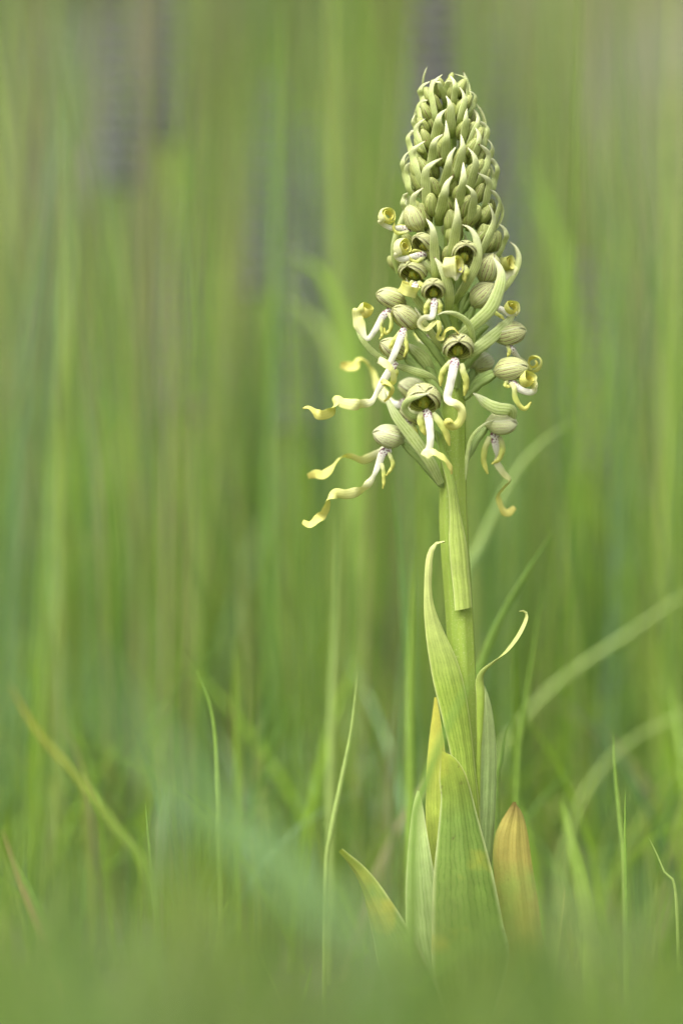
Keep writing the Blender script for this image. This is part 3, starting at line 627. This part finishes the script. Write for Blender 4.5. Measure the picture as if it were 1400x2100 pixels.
# behind, out of focus
flower((846,800,60), (-.7,.3,.5), (.3,.2,.9), 66, 54, 150, (925,900,20),
       dict(p=[(832,822,60),(815,830,80),(790,815,110),(772,790,140),(762,764,150),(750,744,155),(736,738,158),(730,752,160),(718,752,160),(698,748,160)], white=.2, mid=.7, end=1.1, tw=[(0,0),(.4,20),(.6,60),(.8,120),(1,200)], n=60), lw=18, mat='white_bud')
flower((846,850,30), (-.6,.3,.5), (.3,.2,.9), 60, 48, 150, (926,935,20),
       dict(p=[(846,862,30),(835,866,30),(815,890,30),(790,918,36),(770,932,40),(744,944,44),(716,936,46),(700,938,48),(684,956,50),(664,974,52),(648,972,52),(631,977,52)], white=.34, mid=.8, end=1.1, tw=[(0,0),(.4,20),(.6,60),(.75,110),(.9,170),(1,200)], n=60, cup=.1), lw=16, mat='white_bud',
       lobes=[([(842,870,24),(852,884,20),(854,900,20)], 9)])
# on the right
flower((1000,552,-50), (.25,-.3,.9), (-.2,-1,.1), 66, 48, 172, (940,650,-20),
       dict(p=[(1014,578,-20),(1026,576,-12),(1040,566,-8),(1050,548,-6)], coil=(((1039,541,-8),(.75,-.6,.2),15,5,1.7,10),dict(sgn=1)), white=.15, mid=.9, end=1.0), lw=14, column=False)
flower((990,605,-52), (.55,-.3,.6), (-.3,-1,.4), 64, 52, 172, (944,705,-20),
       dict(p=[(1000,625,-56),(1010,630,-58),(1026,634,-56),(1042,644,-56),(1056,644,-56)], coil=(((1048,632,-54),(.3,-.78,.5),18,8,1.5,-50),dict(sgn=1)), white=.3, mid=.8, end=.9), lw=14, column=False,
       lobes=[([(1004,634,-58),(1016,642,-62),(1026,648,-62),(1034,656,-62)], 7)])
flower((1042,683,-28), (.86,-.2,.28), (-.3,-.6,1), 72, 54, 160, (948,760,-10),
       dict(p=[(1044,706,-34),(1046,714,-38),(1052,720,-36),(1060,732,-20),(1072,748,0),(1084,760,10)], coil=(((1094,744,14),(-.3,-.92,.2),20,6,1.5,225),dict(sgn=1)), white=.2, mid=.75, end=.85), lw=14, column=False,
       lobes=[([(1040,708,-38),(1044,720,-42),(1040,732,-42)], 7)])
flower((1046,757,-38), (.84,-.3,.25), (-.3,-.6,1), 72, 52, 150, (950,820,-10),
       dict(p=[(1044,778,-46),(1050,786,-52),(1062,796,-54),(1076,803,-54),(1092,804,-54),(1100,794,-56)], coil=(((1080,779,-52),(.5,-.7,.5),20,10,1.25,-15),dict(sgn=1)), white=.3, mid=.8, end=.9), lw=17, column=False,
       lobes=[([(1046,784,-52),(1054,796,-58),(1056,816,-58),(1066,832,-56),(1076,838,-54),(1088,824,-52)], 9), ([(1040,780,-50),(1036,790,-54),(1046,794,-56)], 7)])
flower((1027,868,-4), (.8,-.2,.1), (-.1,-.6,1), 66, 52, 150, (952,948,-4),
       dict(p=[(1012,886,-4),(1014,896,-2),(1018,916,4),(1022,934,14),(1018,948,24),(1032,968,34),(1046,984,44),(1034,1000,54),(1023,1016,60),(1028,1040,66),(1040,1052,70),(1055,1040,74)], white=.28, mid=.6, end=.75, tw=[(0,0),(.4,30),(.6,90),(.8,40),(1,0)], n=60), lw=20, mat='white_bud', column=False,
       lobes=[([(1004,896,-2),(994,920,0),(992,946,4),(1000,972,6)], 10), ([(1022,896,0),(1030,916,2),(1024,940,4),(1008,952,4)], 10)])
flower((985,745,40), (.4,.5,.3), (0,.1,1), 60, 50, 160, (945,830,10), None, mat='white_bud', column=False)
flower((905,690,60), (-.2,.8,.2), (0,.1,1), 58, 48, 160, (930,760,10), dict(p=[(880,690,70),(870,700,90),(862,690,120),(855,680,140),(862,690,150),(872,696,150)], white=.3), mat='white_bud', column=False)

# leafy green ovaries that show from the front
for a_, b_, w0 in (((832,708,-24), (894,778,-18), 22), ((1010,762,-24), (952,812,-14), 20), ((1000,668,-30), (950,722,-18), 18), ((960,600,-40), (940,660,-24), 14)):
    acc = Acc(); p0, p1 = P(*a_), P(*b_); ribbon(acc, [p0, (p0+p1)/2+np.array((0, 0, 7*S)), p1], [(0, w0*.5), (.4, w0), (.8, w0*.7), (1, w0*.35)], cup=.5, thick=.0012, n=20, m=8, twist=[(0, 20), (1, -20)])
    part(acc, 'ovary', M['ovary'])

# --- stem leaves and basal leaves from their outlines
LEAVES = [
 # tall sheathing leaf held against the stem
 ([(893,888),(903,940),(917,1000),(921,1060),(920,1110),(924,1165),(929,1210),(932,1252)], [(893,886),(914,925),(931,985),(943,1050),(956,1116),(960,1165),(964,1205),(967,1245)], (-44,-46,-40,-36), (-40,-40,-34,-26), .32, 'sheath'),
 # leaf with hooked tip left of the stem
 ([(911,1110),(893,1112),(878,1128),(871,1160),(869,1210),(869,1260),(876,1330),(888,1400),(905,1470),(925,1560),(940,1700),(945,1900),(950,2120)],
  [(911,1110),(898,1115),(888,1135),(886,1165),(885,1210),(892,1250),(912,1300),(935,1350),(950,1400),(962,1470),(972,1560),(985,1700),(985,1900),(975,2120)], (-50,-58,-60,-56,-40,-30), (-56,-50,-40,-44,-40,-30), .30, 'leaf'),
 # broad pale leaf right of the stem
 ([(982,1392),(976,1440),(972,1520),(966,1620),(962,1750),(958,1900),(955,2120)], [(984,1392),(1002,1430),(1013,1490),(1017,1570),(1014,1680),(1004,1800),(990,1950),(975,2120)], (-10,-16,-20,-16), (10,20,14,-10), .25, 'leaf_glauc'),
 # yellowish leaf behind on the left
 ([(893,1430),(886,1465),(878,1530),(873,1610),(873,1690),(884,1780),(905,1900),(940,2120)], [(895,1430),(902,1470),(912,1540),(918,1620),(922,1720),(930,1820),(945,1950),(955,2120)], (-10,0,0,-10), (-24,-26,-26,-20), .2, 'leaf_yell'),
 # tall front leaf with curved tip
 ([(904,1541),(902,1570),(900,1600),(903,1640),(897,1710),(888,1800),(885,1900),(888,2000),(925,2120)], [(906,1541),(930,1552),(950,1578),(962,1610),(975,1660),(994,1730),(1012,1800),(1030,1890),(1042,1970),(1000,2120)], (-88,-90,-92,-86,-50), (-84,-80,-84,-80,-40), .30, 'leaf_low'),
 # pale leaf at the left edge
 ([(858,1622),(848,1645),(840,1700),(834,1770),(831,1840),(835,1930),(855,2010),(920,2120)], [(859,1622),(866,1650),(874,1700),(886,1770),(900,1850),(915,1950),(930,2030),(950,2120)], (-40,-46,-46,-30), (-60,-60,-50,-30), .15, 'leaf_glauc'),
 # withering yellow leaf
 ([(1051,1645),(1040,1662),(1026,1685),(1014,1715),(1010,1760),(1016,1830),(1024,1900),(1020,2000),(985,2120)], [(1052,1645),(1066,1660),(1076,1685),(1083,1720),(1090,1770),(1100,1830),(1108,1900),(1108,1980),(1010,2120)], (-10,-6,-4,-10), (10,16,20,-10), .28, 'leaf_dead'),
 # small folded leaf pointing left
 ([(701,1741),(712,1760),(726,1785),(738,1815),(748,1850),(764,1920),(790,2010),(900,2120)], [(702,1740),(722,1756),(745,1775),(772,1805),(800,1845),(828,1888),(868,1960),(935,2120)], (-30,-36,-40,-30), (-60,-66,-60,-30), .45, 'leaf_low'),
]
for L_, R_, dl, dr, bu, mt in LEAVES:
    acc = Acc(); loft(acc, L_, R_, dl, dr, bu, thick=.0009, ripple=.05, n=60, m=14)
    part(acc, 'leaf', M[mt])
# narrow twisting leaf tip on the right
acc = Acc()
ribbon(acc, [P(*p) for p in ((972,1950,-16),(976,1700,-26),(982,1520,-34),(985,1430,-36),(984,1395,-36),(992,1376,-38),(1012,1358,-38),(1035,1340,-36),(1058,1312,-34),(1074,1283,-32),(1080,1262,-32),(1074,1253,-34),(1064,1254,-36))],
       [(0, 26), (.3, 16), (.55, 9), (.66, 16), (.74, 19), (.80, 9), (.9, 11), (.96, 9), (1, 2)], cup=.3, thick=.0008, n=90, m=8, twist=[(0, 30), (.6, 10), (.72, -10), (.8, -60), (.86, -125), (1, -150)])
part(acc, 'leaf', M['leaf'])

# ------------------------------------------------------------------ single grass blades one can pick out
GREEN, PALE, BRIGHT, DARK = lin(124, 162, 62), lin(164, 188, 104), lin(150, 186, 54), lin(96, 138, 60)
BRIGHT = lin(138, 172, 66)
BLUE, STRAW, TAN, YEL = lin(134, 172, 116), lin(176, 170, 90), lin(156, 136, 90), lin(186, 168, 60)
def blade(name, label, pts, wpx, c, c2=None, cup=.35, group=None, tw=0, root=True, cat='grass blade', leafy=False):
    """pts: tip -> foot (x, y, d); runs on down to the soil"""
    pp = [P(*p) for p in pts]
    if root:
        a_, b_ = pp[-2], pp[-1]; dv = b_-a_
        g0 = gz(b_[0], b_[1])
        if b_[2] > g0+.002:
            k = min(1.2, max(.0, (b_[2]-g0)/max(1e-4, -dv[2])))
            kk = min(k, 1.0)*.35; pp.append(np.array((b_[0]+dv[0]*kk, b_[1]+dv[1]*kk, g0-.003)))
    o_ = np.array((pp[-1][0], pp[-1][1], gz(pp[-1][0], pp[-1][1])))
    wl = [(0, wpx*.16), (.5, wpx*.22), (.68, wpx*.6), (.82, wpx), (.93, wpx*.6), (1, wpx*.06)]
    acc = Acc(); ribbon(acc, pp[::-1], wl if wpx >= 45 and pts[0][2] > 0 else [(0, wpx*.7), (.4, wpx), (.7, wpx*.85), (.92, wpx*.4), (1, wpx*.06)], cup=cup, thick=.0004, n=40, m=4, twist=[(0, 0), (1, tw)])
    key = ('blade', c, c2)
    if key not in M: M[key] = blade_material('blade_tint', c, c2)
    o = acc.build(name, M[key], None, tuple(o_))
    return tag(o, label, cat, group or 'grass blades around the orchid')
NB = [
 ('slim pale upright grass blade with sharp tip between the orchid and open meadow', [(733,1376,60),(728,1430,60),(718,1510,60),(700,1600,58),(680,1700,56),(668,1790,54)], 11, PALE, None),
 ('thin grass blade bent at its tip, beside the yellow-tipped dry blade', [(402,1372,120),(416,1405,120),(432,1450,120),(441,1510,120),(445,1600,120),(450,1800,120)], 12, PALE, GREEN),
 ('short straight grass blade rising through the wide blurred blade', [(299,1645,-60),(303,1700,-60),(310,1770,-60),(322,1880,-60),(330,2000,-60)], 10, PALE, GREEN),
 ('slanting grass blade with yellow withered tip', [(22,1405,-640),(60,1475,-640),(105,1535,-640),(150,1585,-640),(230,1690,-640),(310,1830,-640)], 17, GREEN, YEL),
 ('tan dry grass blade leaning at the meadow edge', [(5,1700,-380),(35,1790,-380),(70,1880,-380),(105,1980,-380),(140,2090,-380)], 16, TAN, TAN),
 ('dark green leaning grass blade beside the tan dry blade', [(30,1760,-300),(70,1850,-300),(110,1950,-300),(135,2040,-300),(150,2095,-300)], 26, DARK, GREEN),
 ('thin whitish grass blade slanting low beside short turf', [(533,1955,-40),(550,1995,-40),(572,2045,-40),(592,2098,-40)], 7, PALE, None),
 ('short thin grass blade slanting toward the whitish one', [(463,2018,-40),(474,2050,-40),(486,2098,-40)], 7, PALE, None),
 ('short grass blade leaning against the slant of the whitish one', [(640,1975,40),(632,2010,40),(618,2060,40),(610,2098,40)], 9, PALE, GREEN),
 ('curved pale grass blade tip hooked to the side in low turf', [(472,1842,80),(458,1870,80),(448,1920,80),(440,2000,80)], 12, PALE, GREEN),
 ('broad blurred blue-green grass blade slanting across the foreground', [(150,1330,-2500),(260,1480,-2500),(390,1610,-2500),(520,1740,-2500),(640,1860,-2500),(780,2010,-2500)], 42, BLUE, BLUE),
 ('wide blurred grass blade lying under the slanting blue-green blade', [(380,1620,-1900),(520,1700,-1900),(660,1830,-1900),(760,1990,-1900)], 30, GREEN, BLUE),
 ('soft arching grass blade bowing toward the withering orchid leaf', [(1440,1440,-900),(1370,1478,-900),(1300,1515,-900),(1240,1568,-900),(1195,1635,-900),(1165,1720,-900),(1145,1850,-900)], 10, PALE, PALE),
 ('faint arching grass blade high above the bowed one', [(1450,1185,1100),(1380,1235,1100),(1300,1292,1100),(1220,1345,1100),(1140,1405,1100),(1070,1480,1100),(1010,1600,1100)], 18, PALE, PALE),
 ('pale blurred grass blade arching behind the drooping flower', [(1165,868,800),(1120,900,800),(1075,945,800),(1030,1020,800),(985,1120,800),(950,1250,800)], 26, BLUE, PALE),
 ('green slanting grass blade behind the curled stem leaf tip', [(1132,1092,320),(1095,1150,320),(1055,1215,320),(1015,1290,320),(985,1370,320),(960,1500,320)], 24, BRIGHT, GREEN),
 ('straight green grass blade behind the curled stem leaf tip', [(1112,1200,360),(1098,1300,360),(1085,1390,360),(1072,1480,360),(1060,1600,360)], 14, GREEN, BRIGHT),
 ('bright yellow-green upright grass blade behind the hooked stem leaf', [(846,1130,420),(844,1250,420),(842,1350,420),(840,1480,420),(842,1650,420)], 20, BRIGHT, BRIGHT),
 ('dark thin grass stem standing behind the curling lips', [(803,930,500),(808,1010,500),(818,1100,500),(824,1200,500),(832,1330,500),(845,1500,500)], 14, DARK, DARK),
 ('pale straight grass stem behind the lowest curled lip', [(692,1060,600),(690,1180,600),(686,1300,600),(680,1430,600),(676,1600,600)], 16, PALE, PALE),
 ('green blurred blade crossing in front of the orchid leaves', [(985,1365,-620),(958,1410,-620),(925,1475,-620),(893,1550,-620),(866,1630,-620),(848,1720,-620)], 20, GREEN, GREEN),
 ('thin vertical grass blade beyond the bowed blade', [(1281,1620,-20),(1281,1720,-20),(1283,1820,-20),(1286,1950,-20)], 9, BRIGHT, GREEN),
 ('thin pale grass blade crossing behind the bowed blade', [(1256,1500,90),(1260,1580,90),(1270,1680,90),(1280,1800,90)], 12, PALE, GREEN),
 ('short pale grass blade close beside the broad pale orchid leaf', [(1049,1472,160),(1036,1510,160),(1024,1570,160),(1018,1640,160)], 12, PALE, GREEN),
 ('fine straw-coloured grass blade beside the withering orchid leaf', [(1157,1818,-10),(1152,1880,-10),(1142,1950,-10),(1132,2010,-10)], 6, PALE, STRAW),
 ('thin pale grass blade slanting beyond the thin vertical one', [(1328,1716,-60),(1345,1750,-60),(1362,1790,-60),(1385,1840,-60)], 7, PALE, PALE),
 ('broad bright green leaf of grass slanting in front of low turf', [(1150,1640,-420),(1170,1720,-420),(1190,1800,-420),(1205,1880,-420),(1210,1960,-420)], 36, BRIGHT, BRIGHT),
 ('tall pale grass stem leaning slightly, in open meadow', [(118,0,1700),(128,160,1700),(140,330,1700),(145,520,1700),(125,800,1700),(112,1100,1700),(100,1400,1700)], 14, PALE, PALE),
 ('tall straight green grass stem beside the straw spikelets', [(572,0,1500),(570,200,1500),(566,420,1500),(560,700,1500),(555,1000,1500)], 26, DARK, GREEN),
 ('fresh green folded leaf arching in the meadow behind the flowers', [(590,525,1500),(640,545,1500),(680,600,1500),(710,680,1500),(725,780,1500),(735,950,1500)], 50, BRIGHT, BRIGHT),
 ('second fresh leaf arching just below the folded one', [(580,620,1600),(625,640,1600),(665,690,1600),(700,780,1600),(720,900,1600)], 46, BRIGHT, PALE),
 ('bright green upright leaf behind the bud spike', [(1080,310,2000),(1095,380,2000),(1120,440,2000),(1150,520,2000),(1170,640,2000),(1180,800,2000)], 50, BRIGHT, BRIGHT),
]
for lb, pts, wd, c, c2 in NB: blade('grass_blade', lb, pts, wd, c, c2)

# ------------------------------------------------------------------ violet flower spikes far in the meadow
q = NT('violet_petals'); nz = q.noise(q.objco(), 60, 2)
M['violet'] = q.finish(q.mix(nz, lin(124, 118, 140), lin(146, 138, 154)), .3, .6)
def flower_spike(px, py, d, h, w):
    """px, py = middle of the coloured spike; h, w its size in metres"""
    c = P(px, py, d); g0 = gz(c[0], c[1]); o_ = (c[0], c[1], g0)
    e = bpy.data.objects.new('flower_spike', None); scn.collection.objects.link(e); e.location = o_; e.empty_display_size = .05
    tag(e, 'blurred grey-violet flower spike standing in the tall meadow grass', 'wildflower', 'violet flower spikes in the meadow')
    acc = Acc(); tube(acc, [np.array((c[0]-.01, c[1], g0)), np.array((c[0]+.005, c[1], (g0+c[2])/2)), np.array((c[0], c[1], c[2]+h/2))], [(0, 12), (1, 6)], n=10, m=6)
    acc.build('stalk', M['ovary'], e, o_)
    acc = Acc(); k = max(6, int(h/.009))
    for i in range(k):
        t = i/(k-1); z = c[2]-h/2+h*t; r = w/2*(1-.6*t)
        for j in range(6):
            a = j*math.pi/3+i*.5+random.uniform(-.2, .2); dr = np.array((math.cos(a), math.sin(a), .35))
            ellipsoid(acc, np.array((c[0], c[1], z))+dr*r*.6, dr, np.array((0, 0, 1.)), r*1.1, r*.55, r*.5, n=5, m=6)
    acc.build('blossoms', M['violet'], e, o_)
for a in ((335,60,3600,.15,.030),(245,160,3400,.14,.028),(556,390,3000,.13,.030),(628,470,2700,.12,.028),(606,640,2500,.14,.030),(368,640,2900,.13,.028),(890,80,3200,.17,.036),
          (1015,330,3400,.16,.038),(1045,520,3200,.15,.036),(1195,760,3000,.13,.034),(632,780,2600,.10,.026)):
    flower_spike(*a)
